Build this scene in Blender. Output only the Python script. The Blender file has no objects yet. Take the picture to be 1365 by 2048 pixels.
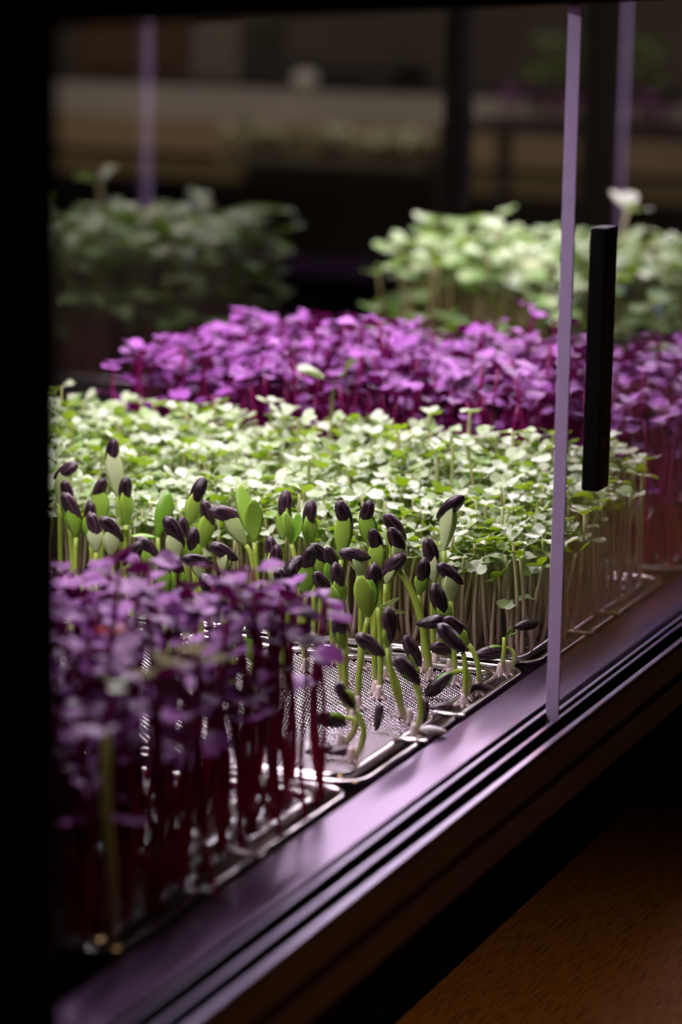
import bpy, math, random
from mathutils import Vector, Matrix, Euler
R = random.Random(7)
scene = bpy.context.scene
COL = scene.collection
PI = math.pi

# ------------------------------------------------------------------ camera
CAM = Vector((0.4059, -1.0065, 0.33))
ROT = Matrix(((0.92275641, -0.09153065, 0.37435644),
              (0.38500376, 0.17581971, -0.90601299),
              (0.01710872, 0.98015793, 0.19747841)))
F = 5689.0
cd = bpy.data.cameras.new('camera')
cam = bpy.data.objects.new('camera', cd)
COL.objects.link(cam)
cam.matrix_world = Matrix.Translation(CAM) @ ROT.to_4x4()
cd.sensor_fit = 'VERTICAL'; cd.sensor_height = 36; cd.sensor_width = 24
cd.lens = 100; cd.clip_start = 0.02; cd.clip_end = 50
cd.dof.use_dof = True; cd.dof.focus_distance = 1.31; cd.dof.aperture_fstop = 6.6
scene.camera = cam
FWD = ROT @ Vector((0, 0, -1))
def proj(p):
    c = ROT.transposed() @ (Vector(p) - CAM)
    return 682.5 + F*c.x/-c.z, 1024 - F*c.y/-c.z, -c.z
def ray(px, py): return ROT @ Vector((px-682.5, 1024-py, -F))
def onz(px, py, z):
    d = ray(px, py); return CAM + d*((z-CAM.z)/d.z)
def ondepth(px, py, dep):
    d = ray(px, py); return CAM + d*(dep/F)
def inframe(p, m=60):
    x, y, d = proj(p); return 112-m < x < 1365+m and -m < y < 2048+m

# ------------------------------------------------------------------ materials
def new_mat(name):
    m = bpy.data.materials.new(name); m.use_nodes = True
    nt = m.node_tree; nt.nodes.clear()
    out = nt.nodes.new('ShaderNodeOutputMaterial')
    return m, nt, out
def N(nt, t, **kw):
    n = nt.nodes.new(t)
    for k, v in kw.items():
        if k in n.inputs: n.inputs[k].default_value = v
        else: setattr(n, k, v)
    return n
def rgb(c): return (c[0], c[1], c[2], 1)
def simple(name, col, rough=0.5, metal=0.0, spec=0.5, noise=0.0, nscale=60, bump=0.0, bscale=300):
    m, nt, out = new_mat(name)
    b = N(nt, 'ShaderNodeBsdfPrincipled', Roughness=rough, Metallic=metal)
    b.inputs['Specular IOR Level'].default_value = spec
    b.inputs['Base Color'].default_value = rgb(col)
    tc = N(nt, 'ShaderNodeTexCoord')
    if noise:
        nz = N(nt, 'ShaderNodeTexNoise', Scale=nscale, Detail=4.0)
        nt.links.new(tc.outputs['Object'], nz.inputs['Vector'])
        mx = N(nt, 'ShaderNodeMixRGB')
        mx.inputs[1].default_value = rgb([c*(1-noise) for c in col]); mx.inputs[2].default_value = rgb([min(1, c*(1+noise)) for c in col])
        nt.links.new(nz.outputs['Fac'], mx.inputs[0]); nt.links.new(mx.outputs[0], b.inputs['Base Color'])
    if bump:
        nb = N(nt, 'ShaderNodeTexNoise', Scale=bscale, Detail=3.0)
        nt.links.new(tc.outputs['Object'], nb.inputs['Vector'])
        bp = N(nt, 'ShaderNodeBump', Strength=bump, Distance=0.001)
        nt.links.new(nb.outputs['Fac'], bp.inputs['Height']); nt.links.new(bp.outputs[0], b.inputs['Normal'])
    nt.links.new(b.outputs[0], out.inputs[0])
    return m
def leafmat(name, top, top2, under, trans, rough=0.45, spec=0.5, tw=0.35, coat=0.0):
    m, nt, out = new_mat(name)
    oi = N(nt, 'ShaderNodeObjectInfo'); ge = N(nt, 'ShaderNodeNewGeometry')
    ad = N(nt, 'ShaderNodeMath', operation='ADD'); fr = N(nt, 'ShaderNodeMath', operation='FRACT')
    nt.links.new(oi.outputs['Random'], ad.inputs[0]); nt.links.new(ge.outputs['Random Per Island'], ad.inputs[1])
    nt.links.new(ad.outputs[0], fr.inputs[0])
    tc = N(nt, 'ShaderNodeTexCoord'); nz = N(nt, 'ShaderNodeTexNoise', Scale=220.0, Detail=2.0)
    nt.links.new(tc.outputs['Object'], nz.inputs['Vector'])
    ml = N(nt, 'ShaderNodeMath', operation='MULTIPLY_ADD'); ml.inputs[1].default_value = 0.7
    nt.links.new(fr.outputs[0], ml.inputs[0])
    m2 = N(nt, 'ShaderNodeMath', operation='MULTIPLY'); m2.inputs[1].default_value = 0.4
    nt.links.new(nz.outputs['Fac'], m2.inputs[0]); nt.links.new(m2.outputs[0], ml.inputs[2])
    ml.use_clamp = True
    c1 = N(nt, 'ShaderNodeMixRGB'); c1.inputs[1].default_value = rgb(top); c1.inputs[2].default_value = rgb(top2)
    nt.links.new(ml.outputs[0], c1.inputs[0])
    c2 = N(nt, 'ShaderNodeMixRGB'); c2.inputs[2].default_value = rgb(under)
    nt.links.new(ge.outputs['Backfacing'], c2.inputs[0]); nt.links.new(c1.outputs[0], c2.inputs[1])
    b = N(nt, 'ShaderNodeBsdfPrincipled', Roughness=rough); b.inputs['Specular IOR Level'].default_value = spec
    b.inputs['Coat Weight'].default_value = coat; b.inputs['Coat Roughness'].default_value = 0.3
    nt.links.new(c2.outputs[0], b.inputs['Base Color'])
    t = N(nt, 'ShaderNodeBsdfTranslucent', Color=rgb(trans))
    ms = N(nt, 'ShaderNodeMixShader'); ms.inputs[0].default_value = tw
    nt.links.new(b.outputs[0], ms.inputs[1]); nt.links.new(t.outputs[0], ms.inputs[2])
    nt.links.new(ms.outputs[0], out.inputs[0])
    return m
def stemmat(name, low, high, zmix, rough=0.4, spec=0.5, tw=0.2):
    # colour runs from the root colour to the upper stem colour along the stem's own height
    m, nt, out = new_mat(name)
    tc = N(nt, 'ShaderNodeTexCoord'); sp = N(nt, 'ShaderNodeSeparateXYZ')
    nt.links.new(tc.outputs['Object'], sp.inputs[0])
    mr = N(nt, 'ShaderNodeMapRange'); mr.inputs['From Min'].default_value = 0.0; mr.inputs['From Max'].default_value = zmix
    nt.links.new(sp.outputs['Z'], mr.inputs['Value'])
    c = N(nt, 'ShaderNodeMixRGB'); c.inputs[1].default_value = rgb(low); c.inputs[2].default_value = rgb(high)
    nt.links.new(mr.outputs[0], c.inputs[0])
    b = N(nt, 'ShaderNodeBsdfPrincipled', Roughness=rough); b.inputs['Specular IOR Level'].default_value = spec
    nt.links.new(c.outputs[0], b.inputs['Base Color'])
    t = N(nt, 'ShaderNodeBsdfTranslucent'); nt.links.new(c.outputs[0], t.inputs['Color'])
    ms = N(nt, 'ShaderNodeMixShader'); ms.inputs[0].default_value = tw
    nt.links.new(b.outputs[0], ms.inputs[1]); nt.links.new(t.outputs[0], ms.inputs[2])
    nt.links.new(ms.outputs[0], out.inputs[0])
    return m
def glassmat(name, col=(1, 1, 1), rough=0.0):
    m, nt, out = new_mat(name)
    b = N(nt, 'ShaderNodeBsdfGlass', Roughness=rough, IOR=1.49, Color=rgb(col))
    nt.links.new(b.outputs[0], out.inputs[0]); return m
def meshmat(name):
    # punched steel sheet with raised shiny pips; the flat web between them is coloured near black
    m, nt, out = new_mat(name)
    tc = N(nt, 'ShaderNodeTexCoord'); sp = N(nt, 'ShaderNodeSeparateXYZ'); nt.links.new(tc.outputs['Object'], sp.inputs[0])
    mr = N(nt, 'ShaderNodeMapRange'); mr.inputs['From Min'].default_value = -0.0021; mr.inputs['From Max'].default_value = -0.0019
    nt.links.new(sp.outputs['Z'], mr.inputs['Value'])
    c = N(nt, 'ShaderNodeMixRGB'); c.inputs[1].default_value = (0.022, 0.010, 0.012, 1); c.inputs[2].default_value = (0.85, 0.74, 0.80, 1)
    nt.links.new(mr.outputs[0], c.inputs[0])
    b = N(nt, 'ShaderNodeBsdfPrincipled', Roughness=0.16, Metallic=1.0)
    nt.links.new(c.outputs[0], b.inputs['Base Color'])
    nt.links.new(b.outputs[0], out.inputs[0]); return m
def hullmat(name):
    m, nt, out = new_mat(name)
    tc = N(nt, 'ShaderNodeTexCoord'); sp = N(nt, 'ShaderNodeSeparateXYZ'); nt.links.new(tc.outputs['Object'], sp.inputs[0])
    at = N(nt, 'ShaderNodeMath', operation='ARCTAN2'); nt.links.new(sp.outputs['Y'], at.inputs[0]); nt.links.new(sp.outputs['X'], at.inputs[1])
    cv = N(nt, 'ShaderNodeCombineXYZ'); nt.links.new(at.outputs[0], cv.inputs[0])
    zs = N(nt, 'ShaderNodeMath', operation='MULTIPLY'); zs.inputs[1].default_value = 0.45; nt.links.new(sp.outputs['Z'], zs.inputs[0]); nt.links.new(zs.outputs[0], cv.inputs[2])
    nz = N(nt, 'ShaderNodeTexNoise', Scale=4.2, Detail=3.0); nt.links.new(cv.outputs[0], nz.inputs['Vector'])
    oi = N(nt, 'ShaderNodeObjectInfo')
    cr = N(nt, 'ShaderNodeValToRGB')
    cr.color_ramp.elements[0].position = 0.42; cr.color_ramp.elements[0].color = (0.013, 0.006, 0.009, 1)
    cr.color_ramp.elements[1].position = 0.78; cr.color_ramp.elements[1].color = (0.12, 0.058, 0.085, 1)
    nt.links.new(nz.outputs['Fac'], cr.inputs[0])
    hv = N(nt, 'ShaderNodeMixRGB', blend_type='MULTIPLY'); hv.inputs[0].default_value = 1
    vr = N(nt, 'ShaderNodeMapRange'); vr.inputs['To Min'].default_value = 0.25; vr.inputs['To Max'].default_value = 1.3
    nt.links.new(oi.outputs['Random'], vr.inputs['Value']); nt.links.new(vr.outputs[0], hv.inputs[2]); nt.links.new(cr.outputs[0], hv.inputs[1])
    bp = N(nt, 'ShaderNodeBump', Strength=0.5, Distance=0.0005); nt.links.new(nz.outputs['Fac'], bp.inputs['Height'])
    b = N(nt, 'ShaderNodeBsdfPrincipled', Roughness=0.27); nt.links.new(hv.outputs[0], b.inputs['Base Color']); nt.links.new(bp.outputs[0], b.inputs['Normal'])
    nt.links.new(b.outputs[0], out.inputs[0]); return m
def woodmat(name):
    m, nt, out = new_mat(name)
    tc = N(nt, 'ShaderNodeTexCoord'); mp = N(nt, 'ShaderNodeMapping'); mp.inputs['Rotation'].default_value = (0, 0, 0.1); mp.inputs['Scale'].default_value = (700, 60, 1)
    nt.links.new(tc.outputs['Object'], mp.inputs[0])
    n1 = N(nt, 'ShaderNodeTexNoise', Scale=1.0, Detail=5.0, Roughness=0.65); nt.links.new(mp.outputs[0], n1.inputs['Vector'])
    cr = N(nt, 'ShaderNodeValToRGB')
    cr.color_ramp.elements[0].position = 0.36; cr.color_ramp.elements[0].color = (0.17, 0.075, 0.018, 1)
    cr.color_ramp.elements[1].position = 0.52; cr.color_ramp.elements[1].color = (0.36, 0.165, 0.042, 1)
    nt.links.new(n1.outputs['Fac'], cr.inputs[0])
    b = N(nt, 'ShaderNodeBsdfPrincipled', Roughness=0.55); b.inputs['Specular IOR Level'].default_value = 0.3
    nt.links.new(cr.outputs[0], b.inputs['Base Color']); nt.links.new(b.outputs[0], out.inputs[0]); return m

M = dict(
    black=simple('black_powder_coat', (0.003, 0.003, 0.0035), 0.7, spec=0.04),
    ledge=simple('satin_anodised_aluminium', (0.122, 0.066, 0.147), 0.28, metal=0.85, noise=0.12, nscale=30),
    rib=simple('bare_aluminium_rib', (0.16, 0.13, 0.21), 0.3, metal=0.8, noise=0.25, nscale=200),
    groove=simple('black_track_groove', (0.004, 0.004, 0.005), 0.7, spec=0.1),
    fascia=simple('dark_fascia', (0.020, 0.010, 0.013), 0.5, spec=0.3),
    steel=simple('polished_steel', (0.72, 0.68, 0.68), 0.16, metal=1.0, bump=0.15, bscale=120),
    pan=simple('steel_pan', (0.45, 0.38, 0.34), 0.35, metal=0.8, noise=0.3, nscale=120),
    screen=meshmat('punched_steel_screen'),
    glass=glassmat('clear_acrylic', (0.97, 0.96, 0.98)),
    backglass=glassmat('clear_back_glass', (0.96, 0.96, 0.96)),
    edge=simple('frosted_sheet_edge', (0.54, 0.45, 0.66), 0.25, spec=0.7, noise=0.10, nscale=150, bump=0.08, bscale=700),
    plastic=simple('black_plastic', (0.004, 0.004, 0.004), 0.45, spec=0.2),
    mg_leaf=leafmat('green_leaf_white_sheen', (0.64, 0.68, 0.56), (0.15, 0.30, 0.03), (0.16, 0.30, 0.015), (0.38, 0.62, 0.012), 0.34, 0.75, 0.26),  # leaf tops coloured near white for the grazing sheen of the lamps
    mg_stem=stemmat('pinkish_pale_stem', (0.62, 0.46, 0.40), (0.56, 0.58, 0.26), 0.045, 0.4, 0.5, 0.35),
    ra_leaf=leafmat('purple_leaf', (0.40, 0.115, 0.46), (0.060, 0.008, 0.070), (0.05, 0.004, 0.028), (0.26, 0.010, 0.14), 0.40, 0.15, 0.10),
    ra_stem=stemmat('magenta_stem', (0.50, 0.03, 0.12), (0.30, 0.010, 0.13), 0.05, 0.25, 0.6, 0.35),
    ol_leaf=leafmat('olive_leaf', (0.10, 0.11, 0.01), (0.16, 0.14, 0.012), (0.06, 0.05, 0.008), (0.3, 0.25, 0.01), 0.6, 0.1, 0.3),
    or_leaf=leafmat('orange_leaf', (0.6, 0.10, 0.02), (0.6, 0.10, 0.02), (0.4, 0.06, 0.02), (0.7, 0.12, 0.02), 0.4, 0.5, 0.3),
    sf_leaf=leafmat('sunflower_cotyledon', (0.07, 0.26, 0.008), (0.40, 0.62, 0.08), (0.20, 0.36, 0.06), (0.34, 0.60, 0.02), 0.28, 0.55, 0.12),
    sf_pale=leafmat('pale_sunflower_cotyledon', (0.52, 0.70, 0.22), (0.64, 0.76, 0.40), (0.40, 0.52, 0.18), (0.45, 0.65, 0.10), 0.30, 0.5, 0.25),
    sf_stem=stemmat('lime_stem', (0.66, 0.56, 0.42), (0.38, 0.52, 0.07), 0.013, 0.35, 0.5, 0.25),
    hull=hullmat('striped_seed_hull'),
    glinthull=simple('white_glint_hull', (0.8, 0.78, 0.78), 0.3, noise=0.1),  # white colour paints the bright glint of a tray tab, shaped as a hull
    root=simple('root_hair', (0.74, 0.62, 0.58), 0.6, bump=0.6, bscale=900),
    le_leaf=leafmat('broad_green_leaf', (0.40, 0.54, 0.28), (0.08, 0.22, 0.02), (0.13, 0.27, 0.02), (0.24, 0.46, 0.015), 0.36, 0.5, 0.26),
    le_stem=stemmat('reddish_green_stem', (0.25, 0.07, 0.07), (0.20, 0.20, 0.07), 0.09),
    wood=woodmat('warm_brown_wood'),
)

# ------------------------------------------------------------------ mesh helpers
class MB:
    def __init__(s): s.v = []; s.f = []; s.m = []
    def add(s, v, f, mi=0, mat=None):
        o = len(s.v)
        s.v += [tuple(mat @ Vector(p)) for p in v] if mat is not None else [tuple(p) for p in v]
        s.f += [tuple(i+o for i in q) for q in f]; s.m += [mi]*len(f)
    def box(s, x0, x1, y0, y1, z0, z1, bev=0.0, mi=0):
        if bev <= 0:
            v = [(x, y, z) for z in (z0, z1) for y in (y0, y1) for x in (x0, x1)]
            s.add(v, [(0, 2, 3, 1), (4, 5, 7, 6), (0, 1, 5, 4), (2, 6, 7, 3), (0, 4, 6, 2), (1, 3, 7, 5)], mi); return
        import bmesh
        bm = bmesh.new(); bmesh.ops.create_cube(bm, size=1)
        for w in bm.verts: w.co = Vector(((x0+x1)/2+w.co.x*(x1-x0), (y0+y1)/2+w.co.y*(y1-y0), (z0+z1)/2+w.co.z*(z1-z0)))
        bmesh.ops.bevel(bm, geom=bm.edges[:], offset=bev, segments=2, affect='EDGES', profile=0.6)
        bm.verts.index_update()
        s.add([w.co.copy() for w in bm.verts], [tuple(w.index for w in q.verts) for q in bm.faces], mi); bm.free()
    def tube(s, pts, rad, n=6, closed=False, cap=True, mi=0):
        pts = [Vector(p) for p in pts]; L = len(pts); rads = rad if isinstance(rad, (list, tuple)) else [rad]*L
        v = []; ref = None
        for i, p in enumerate(pts):
            a = pts[i-1] if (i > 0 or closed) else p; b = pts[(i+1) % L] if (i < L-1 or closed) else p
            t = (b-a).normalized()
            if ref is None: ref = Vector((1, 0, 0)) if abs(t.x) < 0.8 else Vector((0, 0, 1))
            u = (ref - t*ref.dot(t)).normalized(); w = t.cross(u); ref = u
            for k in range(n):
                an = 2*PI*k/n; v.append(p + (u*math.cos(an)+w*math.sin(an))*rads[i])
        f = []
        for i in range(L if closed else L-1):
            j = (i+1) % L
            for k in range(n):
                k2 = (k+1) % n; f.append((i*n+k, i*n+k2, j*n+k2, j*n+k))
        if not closed and cap:
            f.append(tuple(range(n-1, -1, -1))); f.append(tuple((L-1)*n+k for k in range(n)))
        s.add(v, f, mi)
    def mesh(s, name, mats, smooth=True):
        me = bpy.data.meshes.new(name); me.from_pydata(s.v, [], s.f); me.update()
        for m in (mats if isinstance(mats, (list, tuple)) else [mats]): me.materials.append(m)
        if any(s.m): me.polygons.foreach_set('material_index', s.m)
        me.polygons.foreach_set('use_smooth', [smooth]*len(me.polygons)); return me
def link(name, data, parent=None, loc=None, mw=None):
    o = bpy.data.objects.new(name, data); COL.objects.link(o)
    if parent: o.parent = parent
    if loc is not None: o.location = loc
    if mw is not None: o.matrix_basis = mw
    return o
def tag(o, label=None, cat=None, group=None, kind=None):
    if label: o['label'] = label
    if cat: o['category'] = cat
    if group: o['group'] = group
    if kind: o['kind'] = kind
    return o
def build(mb, name, mats, parent=None, smooth=False, loc=None):
    return link(name, mb.mesh(name, mats, smooth), parent, loc)
def thing(name, label, cat, loc=(0, 0, 0), group=None):
    o = link(name, None, None, loc); o.empty_display_size = 0.01
    return tag(o, label, cat, group)

# ------------------------------------------------------------------ leaf and stem templates
def heart_leaf(cup=0.25, droop=0.2, wave=0.08, nu=7, nv=3, notch=0.16, wid=0.56, seed=0):
    """two-lobed seed leaf: base at the origin, tip along +X, upper side +Z, unit length"""
    rr = random.Random(seed); ph = rr.random()*6
    OUT = [(0, 0.03), (0.22, 0.06), (0.30, 0.26), (0.46, 0.47), (0.66, 0.56), (0.86, 0.52), (0.99, 0.36), (1.0, 0.17), (1.0-notch, 0.0)]
    def outl(u):
        q = u*(len(OUT)-1); i = min(int(q), len(OUT)-2); t = q-i
        a, b = OUT[i], OUT[i+1]; return a[0]+(b[0]-a[0])*t, (a[1]+(b[1]-a[1])*t)*wid/0.56
    v = []; f = []
    for side in (1, -1):
        o = len(v)
        for i in range(nu+1):
            u = i/nu; ox, oy = outl(u); mx = (1.0-notch)*u
            for j in range(nv+1):
                t = j/nv; x = mx+(ox-mx)*t; y = oy*t*side
                z = cup*abs(y)**1.4 - droop*x*x + wave*math.sin(ph+7*x+4*y*side+side)*t - (0.10*math.exp(-(y/0.07)**2)*x*(1-x))
                v.append((x, y, z))
        for i in range(nu):
            for j in range(nv):
                a, b, c, d = o+i*(nv+1)+j, o+(i+1)*(nv+1)+j, o+(i+1)*(nv+1)+j+1, o+i*(nv+1)+j+1
                f.append((a, b, c, d) if side == 1 else (d, c, b, a))
    return v, f
def stem_pts(bend, lean, n=6, kink=0.0, seed=0):
    rr = random.Random(seed); a = rr.random()*6.28
    pts = []
    for i in range(n+1):
        t = i/n
        x = lean*t + bend*math.sin(PI*t) + kink*(1-t)**4
        y = 0.3*bend*math.sin(2*PI*t+a)
        pts.append((x, y, t))
    return pts
def rot_to(d, roll=0.0):
    """matrix turning +Z into direction d"""
    q = Vector(d).normalized().to_track_quat('Z', 'Y'); return (q.to_matrix() @ Matrix.Rotation(roll, 3, 'Z')).to_4x4()

class Kind:
    """a seedling kind: stem variants with unit height and leaf variants with unit length"""
    def __init__(s, name, leafm, stemm, rad, leaf_len, nleaf=2, seed=0, elev=(0.1, 0.6), small=0.85, notch=0.16, wid=0.56):
        s.name = name; s.leafm = leafm; s.stemm = stemm; s.rad = rad; s.leaf_len = leaf_len; s.elev = elev; s.small = small
        rr = random.Random(seed)
        s.leaves = []; s.lows = []
        for k in range(6):
            a = dict(cup=rr.uniform(-0.15, 0.45), droop=rr.uniform(-0.05, 0.35), wave=rr.uniform(0.02, 0.09), seed=seed*50+k, notch=notch*rr.uniform(0.7, 1.3), wid=wid)
            v, f = heart_leaf(**a); mb = MB(); mb.add(v, f); s.leaves.append(mb.mesh(name+'_leaf', leafm))
            s.lows.append(heart_leaf(nu=8, nv=2, **a))
        s.stems = []
        for k in range(6):
            s.stems.append((rr.uniform(-0.06, 0.06), rr.uniform(-0.10, 0.10), rr.uniform(-0.08, 0.08)))
        s.cache = {}
    def stem_mesh(s, k, h):
        hq = max(1, round(h/0.004)); key = (k, hq)
        if key not in s.cache:
            H = hq*0.004; b, l, kk = s.stems[k]
            pts = [(x*H, y*H, z*H) for x, y, z in stem_pts(b, l, 7, kk, k)]
            mb = MB(); mb.tube(pts, [s.rad*(1.15-0.3*i/7) for i in range(8)], 6)
            s.cache[key] = (mb.mesh(s.name+'_stem', s.stemm), Vector(pts[-1]), H, pts)
        return s.cache[key]
    def pose(s, rr):
        """random pose: stem variant and its turn, and the placement of each leaf"""
        k = rr.randrange(6); yaw = rr.random()*2*PI; ly = rr.random()*2*PI; tilt = rr.gauss(0, 0.18); lv = []
        for i in range(2):
            L = s.leaf_len*rr.uniform(0.85, 1.15)*(1 if i == 0 else s.small)
            el = rr.uniform(*s.elev) + (tilt if i == 0 else -tilt)
            lv.append((rr.randrange(6), ly+i*PI+rr.gauss(0, 0.25), el, rr.gauss(0, 0.22), L))
        return k, yaw, lv
    def leaf_mat(s, top, a, el, rl, L):
        return Matrix.Translation(top) @ Matrix.Rotation(a, 4, 'Z') @ Matrix.Rotation(-el, 4, 'Y') @ Matrix.Rotation(rl, 4, 'X') @ Matrix.Scale(L, 4)
    def plant(s, p, h, rr, label, cat, group, leafm=None, stemlabel=None, scale=1.0):
        k, yaw, lv = s.pose(rr)
        me, top, H, _ = s.stem_mesh(k, h)
        root = thing(s.name, label, cat, p, group)
        root.rotation_euler = (0, 0, yaw)
        link('stem', me, root)
        for (li, a, el, rl, L) in lv:
            link('leaf', s.leaves[li] if leafm is None else leafm, root, mw=s.leaf_mat(top, a, el, rl, L*scale))
        return root
    def stuff(s, items, name, label, cat, rr):
        mb = MB()
        for p, h in items:
            k, yaw, lv = s.pose(rr)
            b, l, kk = s.stems[k]
            R0 = Matrix.Translation(p) @ Matrix.Rotation(yaw, 4, 'Z')
            pts = [R0 @ Vector((x*h, y*h, z*h)) for x, y, z in stem_pts(b, l, 4, kk, k)]
            mb.tube(pts, s.rad, 4, cap=False, mi=1)
            for (li, a, el, rl, L) in lv:
                v, f = s.lows[li]; mb.add(v, f, 0, R0 @ s.leaf_mat(Vector((l*h, 0, h)), a, el, rl, L))
        o = build(mb, name, [s.leafm, s.stemm], smooth=True)
        return tag(o, label, cat, kind='stuff')
def scatter(x0, x1, y0, y1, sp, rr):
    out = []; ny = int((y1-y0)/(sp*0.87)); nx = int((x1-x0)/sp)
    for j in range(ny):
        for i in range(nx):
            out.append((x0+(i+0.5+0.5*(j % 2))*sp+rr.uniform(-.42, .42)*sp, y0+(j+0.5)*sp*0.87+rr.uniform(-.42, .42)*sp))
    return [(x, y) for x, y in out if x0 < x < x1 and y0 < y < y1]

# ------------------------------------------------------------------ cabinet
Y0, Y1, XB = -0.42, 1.76, -0.43
cab = thing('display_cabinet', 'long black framed grow cabinet with clear panes and a purple lit aluminium sill', 'cabinet', (0, 0, 0))
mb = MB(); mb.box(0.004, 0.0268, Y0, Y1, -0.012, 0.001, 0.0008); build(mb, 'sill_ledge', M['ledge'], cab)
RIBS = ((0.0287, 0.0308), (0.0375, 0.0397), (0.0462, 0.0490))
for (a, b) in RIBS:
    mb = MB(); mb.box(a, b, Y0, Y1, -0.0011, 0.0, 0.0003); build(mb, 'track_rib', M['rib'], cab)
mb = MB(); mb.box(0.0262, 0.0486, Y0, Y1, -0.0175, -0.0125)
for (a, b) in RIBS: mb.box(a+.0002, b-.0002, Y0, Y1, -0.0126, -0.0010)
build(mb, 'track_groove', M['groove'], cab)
mb = MB(); mb.box(0.0440, 0.0475, Y0, Y1, -0.0188, -0.0165, 0.0006); build(mb, 'glint_strip', simple('dark_green_glint', (0.020, 0.028, 0.014), 0.35), cab)  # added strip, coloured as the greenish glint along the lip edge
mb = MB(); mb.box(0.030, 0.0492, Y0, Y1, -0.0150, -0.0009, 0.0004); mb.box(0.030, 0.0445, Y0, Y1, -0.0195, -0.0145); mb.box(0.026, 0.0492, Y0, Y1, -0.032, -0.0190, 0.0006)
mb2 = MB(); mb2.box(0.0484, 0.0495, Y0, Y1, -0.0150, -0.0020, 0.0003); mb2.box(0.030, 0.0440, Y0, Y1, -0.0195, -0.0170); mb2.box(0.026, 0.0495, Y0, Y1, -0.032, -0.0190, 0.0006)
build(mb2, 'fascia', M['fascia'], cab)
mb = MB(); mb.box(XB-0.03, -0.004, Y0, Y1, -0.1197, -0.0185); mb.box(XB-0.03, 0.026, Y0, Y1, -0.03, -0.0185); build(mb, 'base', M['black'], cab)
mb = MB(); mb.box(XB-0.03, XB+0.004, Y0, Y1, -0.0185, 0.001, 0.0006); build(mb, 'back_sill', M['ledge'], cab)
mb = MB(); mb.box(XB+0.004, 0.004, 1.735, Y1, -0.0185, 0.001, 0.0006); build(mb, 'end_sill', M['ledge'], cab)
for (x0, x1, y0, y1) in ((0.027, 0.060, Y0, -0.3615), (XB-0.030, XB-0.011, 1.295, 1.318), (XB-0.030, XB-0.011, 1.67, 1.730), (XB-0.03, XB-0.011, Y0, Y0+0.03), (0.027, 0.060, 1.641, Y1)):
    mb = MB(); mb.box(x0, x1, y0, y1, 0.0002 if x1 < 0.05 else -0.03, 0.36, 0.001); build(mb, 'post', M['black'], cab)
mb = MB(); mb.box(0.012, 0.060, Y0, Y1, 0.3068, 0.36, 0.001); build(mb, 'top_beam', M['black'], cab)
mb = MB(); mb.box(XB-0.03, XB, Y0, Y1, 0.32, 0.36, 0.001); build(mb, 'top_beam', M['black'], cab)
mb = MB(); mb.box(XB-0.03, 0.060, Y0, Y1, 0.36, 0.375, 0.001); build(mb, 'roof_panel', M['black'], cab)
mb = MB(); mb.box(0.034, 0.046, 1.6370, 1.6405, -0.012, 0.306, 0.0005); build(mb, 'edge_trim', M['edge'], cab)
mb = MB(); mb.box(XB-0.011, XB-0.007, 1.736, 1.750, 0.001, 0.32, 0.0005); build(mb, 'edge_trim', M['edge'], cab)
mb = MB(); mb.box(XB-0.0105, XB-0.0055, Y0+0.03, 1.734, 0.0012, 0.32); build(mb, 'back_pane', M['backglass'], cab)

def pane(name, label, x0, x1, y0, y1, handle):
    t = thing(name, label, 'pane', ((x0+x1)/2, y0, -0.012))
    mb = MB(); mb.box(x0, x1, y0, y1, -0.0122, 0.3066, 0.0004)
    o = build(mb, 'clear_sheet', M['glass'], t); o.matrix_parent_inverse = Matrix.Translation(-t.location)
    mb = MB(); mb.box(x0, x1, y0-0.0008, y0-0.0001, -0.0122, 0.3066, 0.0002)
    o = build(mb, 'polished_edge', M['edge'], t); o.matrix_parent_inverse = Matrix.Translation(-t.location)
    if handle:
        mb = MB(); mb.box(x1, x1+0.008, y0+0.0205, y0+0.0365, 0.0955, 0.2105, 0.0012)
        o = build(mb, 'handle', M['plastic'], t); o.matrix_parent_inverse = Matrix.Translation(-t.location)
    return t
pane('sliding_pane', 'clear sliding pane with bright polished edge and long black handle', 0.0308, 0.0366, 0.1405, 1.33, True)
pane('sliding_pane', 'second clear pane farther along the sill, partly hidden', 0.0400, 0.0458, 1.24, 1.636, False)

# ------------------------------------------------------------------ trays
def rrect(x0, x1, y0, y1, r, z, n=5):
    pts = []
    for cx, cy, a0 in ((x1-r, y1-r, 0), (x0+r, y1-r, PI/2), (x0+r, y0+r, PI), (x1-r, y0+r, 1.5*PI)):
        for i in range(n+1):
            a = a0+i/n*PI/2; pts.append((cx+r*math.cos(a), cy+r*math.sin(a), z))
    return pts
def pips(mb, x0, x1, y0, y1, z, p=0.0029):
    v = []; f = []; st = p/math.sqrt(2); j = 0; y = y0
    ring = [(math.cos(2*PI*k/6), math.sin(2*PI*k/6)) for k in range(6)]
    while y < y1:
        x = x0 + (p/2 if j % 2 else 0)
        while x < x1:
            o = len(v)
            for (r, h) in ((0.00070, 0.0), (0.00050, 0.00034)):
                for c, sn in ring: v.append((x+r*c, y+r*sn, z+h))
            v.append((x, y, z+0.00048))
            for k in range(6):
                k2 = (k+1) % 6
                f.append((o+k, o+k2, o+6+k2, o+6+k)); f.append((o+6+k, o+6+k2, o+12))
            x += p
        y += p*0.5; j += 1
    mb.add(v, f)
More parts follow.
